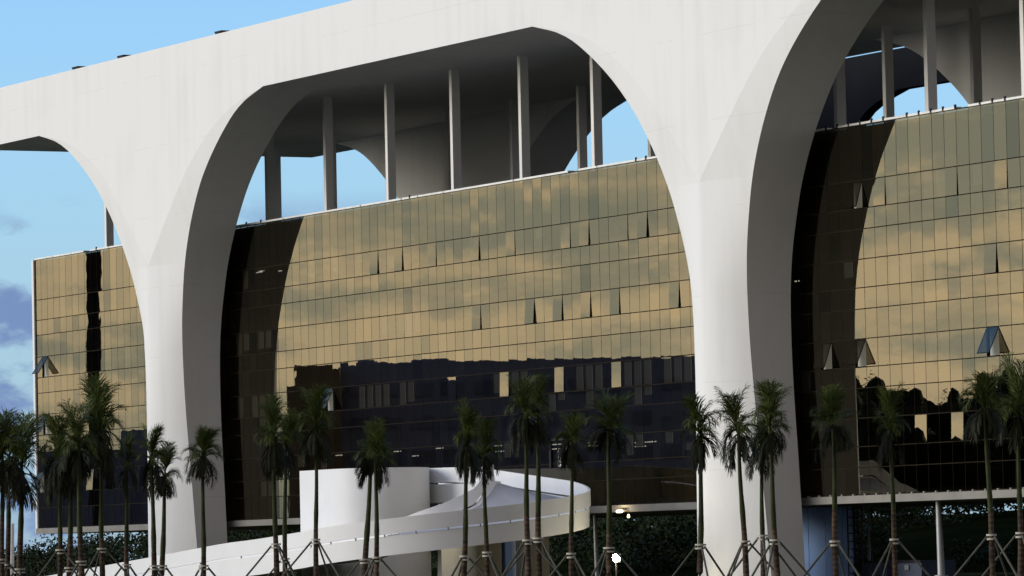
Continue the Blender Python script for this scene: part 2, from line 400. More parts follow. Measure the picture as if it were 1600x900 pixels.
def idx(u, v): return int((onY(u, v, YG).x - XL) / P)
# opened windows read off the photo: (u, v, storey, opening in degrees)
OPEN = [(589, 410, 0, 2.5), (628, 405, 0, 2.6), (674, 400, 0, .9), (748, 390, 0, 2.6), (796, 385, 0, .8), (881, 372, 0, .8), (917, 366, 0, 2.4), (970, 358, 0, .9), (1009, 355, 0, 3.6),
        (749, 498, 1, 2.0), (832, 488, 1, 4.2), (876, 482, 1, 2.6), (920, 478, 1, 2.8), (964, 470, 1, 2.0), (1058, 463, 1, 2.8),
        (877, 590, 2, 1.3), (966, 578, 2, 1.0), (791, 600, 2, 1.5), (712, 605, 2, .6), (516, 625, 2, 24),
        (1334, 310, 0, 16), (1381, 300, 0, 1.4), (1495, 282, 0, 1.6), (1555, 265, 0, 1.1), (1557, 402, 1, 3.2), (1560, 533, 2, 26), (1284, 556, 2, 20), (1337, 556, 2, 24),
        (1444, 665, 3, 1.4), (1502, 660, 3, 1.4), (70, 569, 1, 34), (68, 663, 2, 30), (68, 748, 3, 30), (142, 752, 3, 5), (172, 750, 3, 5)]
ARow = [1, 4, 7, 10]
opened = {}
for u, v, s, dg in OPEN: opened[(idx(u, v), ARow[s])] = dg
fixed = MB(); stuffw = MB(); winproto = []
near = sorted([(i, r) for i in range(NP) for r in ARow if (i, r) not in opened and XL + P * i < 107.5], key=lambda t: -t[0])
near = set(near[:100 - len(opened)])
for r in range(13):
    for i in range(NP):
        if r in ARow:
            if (i, r) in opened:
                dg = opened[(i, r)]; w = MB(); w.face(pane_verts(i, r, R_(dg)))
                o = w.build('window', M['glass'], palace, 'opened top-hung pane')
                # slim dark sash round the opened pane
                x0 = XL + P * i + .022; x1 = x0 + P - .044; zt = RZ[r] - .03; L = zt - RZ[r + 1] - .03; f = MB(); t = R_(dg)
                def sp(x, l, off): return (x, YG - .02 - l * math.sin(t) + off * math.cos(t), zt - l * math.cos(t) - off * math.sin(t))
                for (xa, xb, la, lb) in ((x0, x0 + .05, 0, L), (x1 - .05, x1, 0, L), (x0, x1, 0, .05), (x0, x1, L - .05, L)):
                    n = len(f.v); f.v += [sp(x, l, o_) for o_ in (.006, .05) for l in (la, lb) for x in (xa, xb)]
                    for qd in ((0, 2, 3, 1), (4, 5, 7, 6), (0, 1, 5, 4), (2, 6, 7, 3), (0, 4, 6, 2), (1, 3, 7, 5)): f.f.append(tuple(n + k for k in qd)); f.sm.append(False)
                fo = f.build('sash', M['mullion']); fo.parent = o; fo.matrix_parent_inverse = parent_inv(o)
                continue
            if (i, r) in near:
                w = MB(); w.face(pane_verts(i, r)); w.build('window', M['glass'], palace); continue
            stuffw.face(pane_verts(i, r)); continue
        fixed.face(pane_verts(i, r))
fixed.build('glass_wall', M['glass'], palace)
so_ = stuffw.build('window', M['glass'], palace); so_['kind'] = 'stuff'; so_['label'] = 'closed bronze windows of the middle and left bays'
# gable ends and rear of the block
e = MB()
for i in range(16):
    y0 = YG + .06 + i * (YB - 2 * YG - .1) / 16; y1 = y0 + (YB - 2 * YG - .1) / 16 - .04
    for r in range(13):
        e.face([(XR, y0, RZ[r + 1] + .03), (XR, y1, RZ[r + 1] + .03), (XR, y1, RZ[r] - .03), (XR, y0, RZ[r] - .03)])
for i in range(NP):
    x0 = XL + P * i + .02
    for r in range(13): e.face([(x0 + P - .04, YB - YG, RZ[r + 1] + .03), (x0, YB - YG, RZ[r + 1] + .03), (x0, YB - YG, RZ[r] - .03), (x0 + P - .04, YB - YG, RZ[r] - .03)])
e.build('rear_glazing', M['glass'], palace)
w = MB(); w.box(XL - .40, XL - .002, YG - .12, YB - YG, RZ[-1] - .45, RZ[0] + .02); w.build('end_wall', M['white'], palace)
# floors, ceilings, a dark core wall
fl = MB()
for z in (RZ[1], RZ[4], RZ[7], RZ[10]): fl.box(XL + .1, XR - .1, YG + .35, YB - YG - .2, z + .05, z + .55)
fl.box(XL + .1, XR - .1, YG + .12, YB - YG - .1, RZ[0] - .5, RZ[0] - .12)
fl.box(XL + .1, XR - .1, YG + .12, YB - YG - .1, RZ[-1] - .02, RZ[-1] + .25)
fl.build('floor_slabs', M['slab'], palace)
cw = MB(); cw.box(XL + 1, XR - 1, 13.0, 13.2, RZ[-1] + .3, RZ[0] - .6); cw.build('corridor_wall', M['inner'], palace)
# upstand behind the top row of panes keeps it blind
up = MB(); up.box(XL + .1, XR - .1, YG + .14, YG + .22, RZ[1] + .6, RZ[0] - .5); up.build('parapet_upstand', M['inner'], palace)
# cap flashing in lengths, some missing
x = XL; rc = random.Random(8)
cp = MB(); hole = MB()
while x < XR:
    L = rc.choice((2, 3, 4, 5, 6, 8)) * P
    cp.box(x + .03, min(x + L - rc.uniform(.02, .12), XR), YG - .03, YG + .45, RZ[0] + .012, RZ[0] + .14)
    x += L + (rc.choice((0, 0, 1)) * P)
cp.build('cap_flashing', M['cap'], palace)
n_ = MB()
for i in range(0, NP):
    if rc.random() < (.8 if XL + P * i > 84 else .08): (lambda q_: (q_.box(XL + P * i - .06, XL + P * i + .06, YG - .07, YG + .02, RZ[0] + .02, RZ[0] + .26), q_.build('cap_clip', M['dark'], palace)))(MB())
# pale ledge along the foot of the glass, thin edge rail under it
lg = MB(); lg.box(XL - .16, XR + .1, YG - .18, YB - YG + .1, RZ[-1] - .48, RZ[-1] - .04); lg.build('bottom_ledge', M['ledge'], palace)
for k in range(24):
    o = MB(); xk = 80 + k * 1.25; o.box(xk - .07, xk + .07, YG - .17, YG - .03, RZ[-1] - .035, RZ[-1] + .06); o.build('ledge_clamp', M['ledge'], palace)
# blinds (pale rectangles behind some panes) and lit ceiling strips
rb = random.Random(21)
def blind(i, r, part=1.0):
    x0 = XL + P * i + .09; zt = RZ[r] - .06; zb = RZ[r] - .06 - (RZ[r] - RZ[r + 1] - .12) * part
    b = MB(); b.box(x0, x0 + P - .18, YG + .16, YG + .18, zb, zt); b.build('blind', M['blind'], palace)
nb = 0
for (u, v, r, p_) in [(621, 610, 7, 1), (635, 612, 7, .9), (594, 612, 7, 1), (607, 612, 7, 1), (560, 620, 7, 1), (572, 620, 7, 1), (800, 600, 7, .9), (812, 600, 7, .9),
                      (904, 590, 7, 1), (917, 590, 7, 1), (935, 585, 7, 1), (986, 580, 7, 1), (1000, 580, 7, 1), (1015, 580, 7, 1), (1040, 575, 7, 1), (1060, 575, 7, 1), (1075, 575, 7, 1), (862, 630, 8, 1), (880, 630, 8, .4), (912, 628, 8, 1), (992, 612, 8, 1), (1010, 612, 8, .5),
                      (1400, 300, 1, 1), (1458, 295, 1, 1), (1475, 292, 1, 1), (1563, 300, 2, 1), (1577, 300, 2, 1), (1402, 420, 4, 1), (1460, 415, 4, 1), (1460, 530, 7, 1), (1478, 530, 7, 1),
                      (1247, 440, 4, 1), (1258, 440, 4, 1), (1330, 440, 4, .6), (1300, 550, 7, .8), (1312, 550, 7, .8), (1247, 565, 7, 1), (1245, 590, 8, 1), (1260, 590, 8, 1),
                      (365, 455, 4, 1), (400, 440, 4, .8), (412, 440, 4, .8), (368, 540, 7, 1), (390, 540, 7, 1), (410, 530, 7, 1), (425, 530, 7, .8), (405, 560, 8, .5), (405, 730, 10, 1), (415, 730, 10, 1), (405, 760, 11, 1), (416, 765, 11, 1), (200, 560, 7, 1), (215, 560, 7, .5), (640, 505, 4, 1), (652, 505, 4, .8)]:
    blind(idx(u, v), r, p_); nb += 1
for (i_, r_), dg_ in list(opened.items()):
    if dg_ > 12: blind(i_, r_, 1)
for _ in range(40): blind(rb.randrange(20, 110), rb.choice((1, 4, 7, 10)), rb.uniform(.3, 1))
for (u, v, L) in [(869, 695, 1), (869, 702, 1), (925, 692, 1), (925, 697, 1), (985, 693, 1), (985, 699, 1), (1001, 692, 1), (1001, 698, 1), (1017, 691, 1), (778, 697, 1), (780, 706, 1), (620, 706, .9), (686, 701, .9), (648, 713, .8), (528, 712, 1), (404, 426, 1), (408, 424, .8), (436, 424, .6), (1245, 440, .5)]:
    y = YG + 1.1; p = onY(u, v, y); b = MB(); b.box(p.x - L * .55, p.x + L * .55, y, y + .09, p.z, p.z + .06); b.build('ceiling_strip', M['lamp'], palace)
p = onY(873, 716, YG + .7); b = MB(); b.box(p.x - .22, p.x + .22, YG + .7, YG + .74, p.z - .55, p.z + .5); b.build('lit_board', M['board'], palace)
p0 = onY(860, 731, YG - .1); p1 = onY(884, 690, YG - .1); b = MB()
b.box(p0.x - .12, p0.x + .05, YG - .1, YG - .02, p0.z, p1.z + .1); b.box(p1.x, p1.x + .12, YG - .1, YG - .02, p0.z, p1.z + .1); b.box(p0.x - .12, p1.x + .12, YG - .115, YG - .015, p1.z + .1, p1.z + .22)
b.build('door_frame', M['dark'], palace)

# small floodlights standing on the roof edge
for (u, v, lb) in ((124, 105, 'small dark wedge floodlight on the roof edge, leftmost of the four'), (195, 87.5, 'small dark wedge floodlight on the roof edge, just right of the leftmost one'),
                   (348, 50.5, 'small dark wedge floodlight on the roof edge above the left shoulder of the arch'), (565, -1, 'small dark wedge floodlight where the roof edge leaves the picture')):
    q = onY(u, v, .8); t = thing('roof_floodlight', lb, 'floodlight', (q.x, .8, ZT), 'floodlights along the roof edge')
    b = MB(); x, y = q.x, .8
    A = [(x - .6, y - .4, ZT + .3), (x + .6, y - .4, ZT + .3), (x + .6, y + .3, ZT + .3), (x - .6, y + .3, ZT + .3)]
    Bq = [(x - .6, y - .3, ZT + .12), (x + .25, y - .3, ZT + .12), (x + .25, y + .0, ZT + .12), (x - .6, y + .0, ZT + .12)]
    b.face(A); b.face(Bq[::-1])
    for k in range(4): b.face([Bq[k], Bq[(k + 1) % 4], A[(k + 1) % 4], A[k]])
    b.build('housing', M['dark'], t)
    b = MB(); b.box(x - .5, x + .5, y - .3, y - .1, ZT - .0, ZT + .1); b.build('bracket', M['steel'], t)

# arched concrete wing standing behind the palace (seen dark through the right arch)
wg = thing('rear_wing', 'shaded concrete wing with an arched underside behind the right arch of the palace', 'building', (0, 44, 0))
YW = 44.0
prof = [(1290, 270), (1320, 225), (1340, 191), (1352, 175), (1368, 161), (1385, 150), (1405, 139), (1440, 133), (1500, 123.5), (1640, 99)]
und = [onY(u, v, YW) for u, v in prof]
ztop = onY(1400, 80, YW + .9).z
b = MB(); xa = und[0].x
und = [Vector((und[0].x, YW, 0))] + und
for y, fl_ in ((YW, False), (YW + .9, True)):
    for a_, c_ in zip(und, und[1:]):
        qd = [(a_.x, y, a_.z), (c_.x, y, c_.z), (c_.x, y, ztop), (a_.x, y, ztop)]; b.face(qd[::-1] if fl_ else qd)
    qd = [(xa - 14, y, 0), (xa, y, 0), (xa, y, ztop), (xa - 14, y, ztop)]; b.face(qd[::-1] if fl_ else qd)
for a_, c_ in zip(und, und[1:]): b.face([(a_.x, YW, a_.z), (a_.x, YW + .9, a_.z), (c_.x, YW + .9, c_.z), (c_.x, YW, c_.z)])
b.face([(xa - 14, YW, ztop), (und[-1].x, YW, ztop), (und[-1].x, YW + .9, ztop), (xa - 14, YW + .9, ztop)])
b.face([(und[-1].x, YW, und[-1].z), (und[-1].x, YW + .9, und[-1].z), (und[-1].x, YW + .9, ztop), (und[-1].x, YW, ztop)])
b.build('arched_wall', M['slate'], wg)

# ------------------------------------------------------------------ entrance ramp, drum, bridge
ramp = thing('entrance_ramp', 'white ramp curling up in a loop with a shadow-gap parapet to the palace floor', 'ramp', (60, -20, 0))
yc, RO, RI = -11.0, 9.2, 3.4
xc = onY(920, 765, yc + RO * math.sin(R_(62))).x - RO * math.cos(R_(62))
YN = yc - RO
legz = [(-14, -.1)] + [(q.x, q.z) for q in (onY(75, 900, YN), onY(235, 871, YN), onY(352, 849, YN), onY(400, 843, YN), onY(467, 832, YN), onY(562, 817, YN))]
zA = lerp(legz, xc)
CV2 = [(560, 818), (600, 813), (634, 807), (652, 800), (695, 785), (725, 771), (750, 757), (758, 747), (766, 734), (800, 730)]
def uw(p):
    d = Vector(p) - CAM; w = d.dot(cf); return 800 + F_PX * d.dot(cr) / w, w
def z_in(a):
    p = (xc + RI * math.cos(R_(a)), yc + RI * math.sin(R_(a)), HC + 5); u, w = uw(p); return atW(u, smooth_tab(CV2, u), w).z
RM = xc + RO * .477
zE = atW(*( lambda t: (920, 765, t[1]))(uw((xc + RO * math.cos(R_(62)), yc + RO * math.sin(R_(62)), 6)))).z
zT = onY(893, 751, yc + RO).z; zF = onY(764, 734, yc + RO).z; zG = onY(670, 730, yc + RO).z
zi5 = z_in(12)
def zo(kind, s):
    """top-of-parapet height of the outer/inner edge; s in leg X, or degrees round the loop"""
    if kind == 'leg': return lerp(legz, s), lerp(legz, s + 10.0 * max(0, min(1, (s - 20) / 30)))
    if kind == 'arc':
        o = lerp([(-90, zA), (62, zE), (90, zT)], s)
        i = z_in(s) if s <= 12 else lerp([(12, zi5), (40, zF + .05), (90, zF)], s); return o, i
    o = lerp([(48.4, zG), (56.7, zF), (xc, zT)], s); i = lerp([(48.4, zG), (56.7, zF + .1), (xc, zF)], s); return o, i
st = []
x = -14
while x < xc - .3:
    st.append((Vector((x, YN, 0)), Vector((x, yc - RI, 0)), Vector((0, -1, 0)), zo('leg', x))); x += 1.5
for k in range(0, 61):
    a = -90 + 3 * k; ca, sa = math.cos(R_(a)), math.sin(R_(a))
    st.append((Vector((xc + RO * ca, yc + RO * sa, 0)), Vector((xc + RI * ca, yc + RI * sa, 0)), Vector((ca, sa, 0)), zo('arc', a)))
x = xc - 1
while x > 49:
    st.append((Vector((x, yc + RO, 0)), Vector((x, yc + RI, 0)), Vector((0, 1, 0)), zo('far', x))); x -= 1.2
PH, GAP, BH = .92, .10, 1.15
def band(kind, top, h, off, th, name, m_):
    b = MB(); rows = []
    for (o, i, n, (zo_, zi_)) in st:
        base = o + n * off if kind == 'o' else i - n * off
        inn = base - n * th if kind == 'o' else base + n * th
        z = (zo_ if kind == 'o' else zi_) - top
        zb = max(z - h, -.3)
        z = max(z, -.2)
        c_ = [Vector((base.x, base.y, zb)), Vector((base.x, base.y, z)), Vector((inn.x, inn.y, z)), Vector((inn.x, inn.y, zb))]
        rows.append(c_)
    for a_, c_ in ((0, 1), (1, 2), (2, 3), (3, 0)):
        rr = [[r_[a_], r_[c_]] for r_ in rows]
        if kind == 'o': rr = [q_[::-1] for q_ in rr]
        b.grid(rr, a_ in (0, 2))
    b.face(rows[0]); b.face(rows[-1][::-1])
    return b.build(name, m_, ramp)
band('o', 0, PH, .10, .14, 'outer_parapet', M['ramp']); band('i', 0, PH, .10, .14, 'inner_parapet', M['ramp'])
band('o', PH + GAP, BH, 0, .45, 'outer_beam', M['ramp']); band('i', PH + GAP, BH, 0, .45, 'inner_beam', M['ramp'])
b = MB(); rows = []
for (o, i, n, (z1, z2)) in st:
    rows.append([o - n * .3 + Vector((0, 0, z1 - PH - GAP - .06)), i + n * .3 + Vector((0, 0, z2 - PH - GAP - .06))])
b.grid(rows); b.grid([[q_ - Vector((0, 0, .45)) for q_ in r_[::-1]] for r_ in rows]); b.build('ramp_deck', M['deck'], ramp)
cnt = 0
for k, (o, i, n, (z1, z2)) in enumerate(st):
    if k % 4: continue
    for kind, base, z in (('o', o - n * .02, z1), ('i', i + n * .02, z2)):
        if z < 2 or cnt > 90: continue
        b = MB(); b.tube([base + Vector((0, 0, z - PH - GAP - .05)), base + Vector((0, 0, z - PH + .05))], .05, 6); b.build('parapet_post', M['steel'], ramp); cnt += 1
# stair drum inside the loop
drum = thing('stair_drum', 'tall white stair drum with a rounded end inside the loop of the ramp', 'stair tower', (59, -11, 0))
q = onY(468, 736, -14.2); ztd = q.z; xl = q.x
rr = onY(670, 729, -8.2); xcd = rr.x - 3.2 * .467
prf = [Vector((xl, -14.2, 0))] + [Vector((xcd + 3.2 * math.cos(R_(a)), -11 + 3.2 * math.sin(R_(a)), 0)) for a in range(-90, 91, 6)] + [Vector((xl, -7.8, 0))]
b = MB(); b.grid([[p_ + Vector((0, 0, z)) for p_ in prf] for z in (0, ztd)], True); b.face([prf[-1], prf[0], prf[0] + Vector((0, 0, ztd)), prf[-1] + Vector((0, 0, ztd))])
b.build('drum_wall', M['ramp'], drum)
b = MB(); b.face([p_ + Vector((0, 0, ztd - .5)) for p_ in prf]); b.build('drum_roof', M['deck'], drum)
# bridge from the landing into the glass block
br = thing('access_bridge', 'plain grey bridge wall joining the ramp landing to the glass block', 'bridge', (52, 1, 0))
q0 = onY(891, 731.5, YG - .2)
b = MB(); b.box(q0.x - .2, q0.x, yc + RO + .2, YG - .2, q0.z - 2.3, q0.z); b.build('side_wall', M['steel'], br)
b = MB(); b.box(q0.x - 6.2, q0.x - 6.0, yc + RO + .2, YG - .2, q0.z - 2.3, q0.z); b.build('side_wall', M['steel'], br)
b = MB(); b.box(q0.x - 5.99, q0.x - .21, yc + RI + .2, YG - .2, q0.z - 2.1, q0.z - 1.75); b.build('bridge_deck', M['deck'], br)
# ground-floor walls under the ramp
def wallthing(name, lb, cat, ua, ub, Y, dep, ztop_, m1, m2=None):
    a_ = onY(ua, 880, Y); c_ = onY(ub, 880, Y); t = thing(name, lb, cat, ((a_.x + c_.x) / 2, Y, 0))
    b = MB(); b.box(a_.x, c_.x, Y, Y + dep, 0, ztop_); b.build('wall', m1, t)
    b = MB(); b.box(a_.x - .1, c_.x + .1, Y - .1, Y + dep + .1, ztop_, ztop_ + .18); b.build('coping', M['ledge'], t); return t
wallthing('lobby_core', 'beige ground-floor wall under the ramp right of the drum', 'wall', 690, 745, -3.5, 1.8, 2.9, M['beige'])
wallthing('lobby_pillar', 'broad tan pillar under the right end of the ramp loop', 'pillar', 806, 830, -3.0, 1.3, 3.0, M['tan'])
wallthing('signboard', 'narrow blue panel between the beige wall and the tan pillar', 'panel', 771, 790, -1.5, .5, 2.9, M['blue'])
hb = thing('blue_hoarding', 'tall pale blue hoarding right of the right pier beneath the glass block', 'hoarding', (onY(1290, 880, 9).x, 9, 0))
a_ = onY(1225, 880, 9); c_ = onY(1331, 880, 9)
for k in range(8):
    b = MB(); wx = (c_.x - a_.x) / 8; b.box(a_.x + wx * k + .01, a_.x + wx * (k + 1) - .01, 9 + (k % 2) * .02, 9.15, .1, 4.42); b.build('panel', M['blue'], hb)
b = MB(); b.box(a_.x, c_.x, 9.16, 9.3, 0, 4.4); b.build('backing_frame', M['dark'], hb)
# scaffold tower beside the hoarding
s0 = onY(1326, 880, 8.5); t = thing('scaffold_tower', 'thin dark scaffold ladder tower against the blue hoarding', 'scaffold', (s0.x, 8.5, 0))
for dx, dy in ((0, 0), (0, .7), (1.6, 0), (1.6, .7)):
    b = MB(); b.tube([(s0.x + dx, 8.5 + dy, 0), (s0.x + dx, 8.5 + dy, 4.4)], .045, 6); b.build('post', M['dark'], t)
for k in range(9):
    z = .4 + k * .48; b = MB(); b.tube([(s0.x, 8.5, z), (s0.x, 9.2, z)], .035, 6); b.build('rung', M['dark'], t)
    if k % 2 == 0:
        b = MB(); b.tube([(s0.x, 8.5, z), (s0.x + 1.6, 8.5, z)], .035, 6); b.build('rail', M['dark'], t)
# lamp posts and slanted strut
def post(name, lb, cat, ub, ut, vt, Y, rad, head=None, m_='steel'):
    a_ = onY(ub, 900, Y); c_ = onY(ut, vt, Y); dirn = (Vector((c_.x, Y, c_.z)) - Vector((a_.x, Y, a_.z)))
    base = Vector((a_.x, Y, 0)) - Vector((dirn.x / dirn.z * a_.z, 0, 0))
    t = thing(name, lb, cat, base); b = MB(); b.tube([base, (c_.x, Y, c_.z)], [rad * 1.15, rad * .85], 10); b.build('pole', M[m_], t)
    b = MB(); b.tube([base, base + Vector((0, 0, .25))], rad * 2.2, 10); b.build('base_plate', M[m_], t)
    if head: b = MB(); b.tube([(c_.x, Y, c_.z), (c_.x, Y, c_.z + .1), (c_.x, Y, c_.z + .22)], [rad * 1.2, .42, .18], 12); b.build('lamp_head', M['cap'], t)
    return t
post('lamp_post', 'slim lamp post with a flat round head beneath the right bay', 'lamp post', 1359, 1356.5, 792, 12, .075, True)
post('steel_prop', 'slightly leaning grey steel prop holding the ledge of the right bay', 'prop', 1471, 1466, 783, 6.2, .19)
post('gate_post', 'short white post at the far left edge among the palms', 'post', 18, 19, 818, -24, .16, None, 'white')
post('steel_prop', 'thin pale green prop right of the ramp loop, near the flood lamp', 'prop', 933, 929, 800, 8, .13)
# site containers
for (ua, ub, lb) in ((1341, 1386, 'dark blue site container left of the rust-red door gap'), (1398, 1440, 'dark blue site container with two pale stickers, right of the rust-red gap')):
    Y = 10; a_ = onY(ua, 890, Y); c_ = onY(ub, 890, Y); zt_ = onY(ua, 876.5, Y).z
    t = thing('site_container', lb, 'container', ((a_.x + c_.x) / 2, Y, 0), 'site containers')
    b = MB(); nx = 14; rows = []
    xs_ = [a_.x + (c_.x - a_.x) * k / (nx * 2) for k in range(nx * 2 + 1)]
    prof_ = [(x_, Y + (.05 if (k // 1) % 2 else 0)) for k, x_ in enumerate(xs_)]
    b.grid([[(x_, y_, z_) for x_, y_ in prof_] for z_ in (0, zt_)], False)
    b.face([(c_.x, Y, 0), (c_.x, Y + 2.4, 0), (c_.x, Y + 2.4, zt_), (c_.x, Y, zt_)]); b.face([(a_.x, Y, zt_), (c_.x, Y, zt_), (c_.x, Y + 2.4, zt_), (a_.x, Y + 2.4, zt_)]); b.face([(a_.x, Y + 2.4, 0), (a_.x, Y, 0), (a_.x, Y, zt_), (a_.x, Y + 2.4, zt_)]); b.face([(c_.x, Y + 2.4, 0), (a_.x, Y + 2.4, 0), (a_.x, Y + 2.4, zt_), (c_.x, Y + 2.4, zt_)])
    b.build('shell', M['cont'], t)
    b = MB(); b.box(a_.x, c_.x, Y - .06, Y - .02, zt_ - .12, zt_ + .02); b.build('top_rail', M['dark'], t)
    if ub > 1400:
        for k, zz in ((.4, .25), (.45, .95)):
            b = MB(); xx = a_.x + (c_.x - a_.x) * k; b.box(xx, xx + .45, Y - .075, Y - .062, zt_ - zz - .3, zt_ - zz); b.build('sticker', M['steel'], t)
    else:
        b = MB(); b.box(c_.x + .02, c_.x + .6, Y + .3, Y + .35, 0, zt_ - .1); b.build('door', M['rust'], t)
# flood lamp that burns under the palace, and a work light on the ledge
q = onY(960, 872, -4.0)
t = thing('flood_lamp', 'bright burning flood lamp on a short mast right of the ramp', 'flood lamp', (q.x, -4, 0))
b = MB(); b.tube([(q.x, -3.9, 0), (q.x, -3.9, q.z - .2)], .06, 8); b.build('mast', M['dark'], t)
b = MB(); b.box(q.x - .3, q.x + .3, -3.95, -3.75, q.z - .25, q.z + .25); b.build('housing', M['dark'], t)
b = MB(); n = Vector((.88, -.47, 0)); ctr = Vector((q.x + .32, -4.05, q.z))
b.tube([ctr, ctr + n * .05, ctr + n * .12], [.24, .22, .10], 16); b.build('lens', M['flood'], t)
ld = bpy.data.lights.new('flood_light', 'SPOT'); ld.energy = 380; ld.color = (1, .82, .45); ld.shadow_soft_size = .2; ld.spot_size = R_(150)
lo = bpy.data.objects.new('flood_light', ld); col.objects.link(lo); lo.location = ctr + n * .3; lo.rotation_euler = (Vector((.6, -.3, -.3))).to_track_quat('-Z', 'Y').to_euler()
lo.parent = t; lo.matrix_parent_inverse = parent_inv(t)
q = onY(968, 799, YG - .5)
t = thing('work_light', 'small warm work light clipped beneath the ledge above the flood lamp', 'work light', (q.x, YG - .5, q.z))
b = MB(); b.tube([(q.x - .3, YG - .5, q.z), (q.x + .3, YG - .5, q.z)], .09, 8); b.build('lens', M['soft'], t)
b = MB(); b.box(q.x - .35, q.x + .35, YG - .45, YG - .2, q.z + .1, q.z + .16); b.build('bracket', M['dark'], t)
ld = bpy.data.lights.new('work_glow', 'POINT'); ld.energy = 60; ld.color = (1, .8, .45); ld.shadow_soft_size = .1
lo = bpy.data.objects.new('work_glow', ld); col.objects.link(lo); lo.location = (q.x, YG - .8, q.z + .05); lo.parent = t; lo.matrix_parent_inverse = parent_inv(t)
q = onY(982, 806, YG)
t = thing('hanging_lamp', 'tiny white lamp hanging from the rail right of the work light', 'lamp', (q.x, YG, q.z))
b = MB(); b.tube([(q.x, YG, q.z - .12), (q.x, YG, q.z), (q.x, YG, q.z + .1)], [.07, .09, .03], 10); b.build('shade', M['soft'], t)
b = MB(); b.tube([(q.x, YG, q.z + .1), (q.x, YG, RZ[-1] - .48)], .015, 5); b.build('cord', M['dark'], t)
# thin service rail under the ledge in the middle bay
a_ = onY(921, 802, YG + 1.5); c_ = onY(1100, 800, YG + 1.5)
t = thing('service_rail', 'thin pale rail running under the ledge left of the right pier', 'rail', (a_.x, YG + 1.5, a_.z))
b = MB(); b.box(a_.x - 8, c_.x, YG + 1.45, YG + 1.55, a_.z - .06, a_.z + .06); b.build('rail', M['ledge'], t)
for k in range(6):
    b = MB(); xx = a_.x - 6 + k * (c_.x - a_.x + 6) / 5.5; b.tube([(xx, YG + 1.5, a_.z + .06), (xx, YG + 1.5, RZ[-1] - .48)], .03, 5); b.build('hanger_rod', M['dark'], t)

# ------------------------------------------------------------------ things across the forecourt, seen mirrored in the glass
def mir(u, v, w):
    p = atW(u, v, w); return Vector((p.x, 2 * YG - p.y, p.z))
t = thing('office_building', 'long flat-roofed navy office building mirrored in the middle bay', 'building', mir(780, 700, 560))
def mbox(u0, v0, u1, w, dep, m_, name, par, extra=0):
    A0, A1 = mir(u0, v0, w), mir(u1, v0, w); z = A0.z; ax = (A1 - A0); ax.z = 0; ax.normalize(); nn = Vector((-ax.y, ax.x, 0))
    if (Vector((A0.x, A0.y, 0)) - Vector((40, YG, 0))).dot(nn) < 0: nn = -nn
    b = MB(); A0.z = A1.z = 0; c4 = [A0, A1, A1 + nn * dep, A0 + nn * dep]; Z = Vector((0, 0, z))
    for k in range(4): b.face([c4[k], c4[(k + 1) % 4], c4[(k + 1) % 4] + Z, c4[k] + Z])
    b.face([p_ + Z for p_ in c4]); return b.build(name, m_, par), A0, ax, nn, z
o, A0, ax, nn, z = mbox(528, 568, 1240, 560, 18, M['navy'], 'wall', t)
for k_, (uu, vv, uw_) in enumerate(((560, 564, 26), (640, 562.5, 60), (760, 565, 18), (842, 561.5, 44), (960, 564.5, 20), (1030, 562.5, 46))):
    mbox(uu, vv, uu + uw_, 561, 4, M['navy'], 'plant_room', t)
b = MB(); P0 = A0 - nn * .15
for fl_k in range(1, 5):
    for k in range(14):
        q_ = P0 + ax * (1.2 + k * 3.6); zz = z - fl_k * 3.9
        if zz > 1: b.face([q_ + Vector((0, 0, zz)), q_ + ax * 2.4 + Vector((0, 0, zz)), q_ + ax * 2.4 + Vector((0, 0, zz + 1.5)), q_ + Vector((0, 0, zz + 1.5))])
o_ = b.build('window_band', M['slatewin'], t)
t = thing('stair_block', 'brown end block beside the navy office building, mirrored in the glass', 'building', mir(490, 700, 552))
mbox(462, 572, 530, 552, 10, M['brown'], 'wall', t); mbox(448, 604, 470, 549, 8, M['brown'], 'annex', t)
t = thing('gable_office', 'lower slate-coloured building mirrored in the left bay', 'building', mir(150, 760, 620))
mbox(40, 706, 196, 620, 14, M['navy'], 'wall', t); mbox(190, 672, 262, 626, 14, M['navy'], 'annex', t)
for (u, vt, lb) in ((141, 392, 'tall slim lattice mast mirrored as a dark stripe in the left bay'), (148.5, 398, 'second tall slim mast beside the striped one in the left bay'), (1094, 478, 'tall mast mirrored at the right edge of the middle bay')):
    p = mir(u, vt, 610); t = thing('light_mast', lb, 'mast', (p.x, p.y, 0), 'light masts across the forecourt')
    b = MB(); b.tube([(p.x, p.y, 0), (p.x, p.y, p.z + 3)], [.62, .5], 10); b.build('pole', M['dark'], t)
    b = MB(); b.tube([(p.x, p.y, p.z + 3), (p.x, p.y, p.z + 3.6)], [.9, 1.1], 10); b.build('lamp_ring', M['dark'], t)
rt = random.Random(17)
mt = MB(); mk = MB()
for k in range(46):
    u = rt.uniform(1330, 1760); w = rt.uniform(395, 450); v = rt.choice((rt.uniform(565, 615), rt.uniform(585, 670))) - max(0, u - 1480) * .12
    p = mir(u, v, w); h_ = p.z
    leaf_cloud(mt, (p.x, p.y, h_ * .72), rt.uniform(1.2, 2.2), rt.uniform(1.2, 2.2), h_ * .24, 1300, .15, rt)
    leaf_cloud(mt, (p.x, p.y, h_ * .4), 4, 4, h_ * .4, 1200, .3, rt)
    for lz, lr in ((.42, 2.6), (.62, 1.9), (.78, 1.1)):
        rows = []
        for a_ in range(7):
            th = math.pi * a_ / 6; rr_ = lr * math.sin(th) * rt.uniform(.75, 1.1) + .01; rows.append([(p.x + rr_ * math.cos(b_ * .785) * rt.uniform(.8, 1.15), p.y + rr_ * math.sin(b_ * .785) * rt.uniform(.8, 1.15), h_ * lz + h_ * .17 * math.cos(th)) for b_ in range(8)])
        mt.grid(rows, False, True)
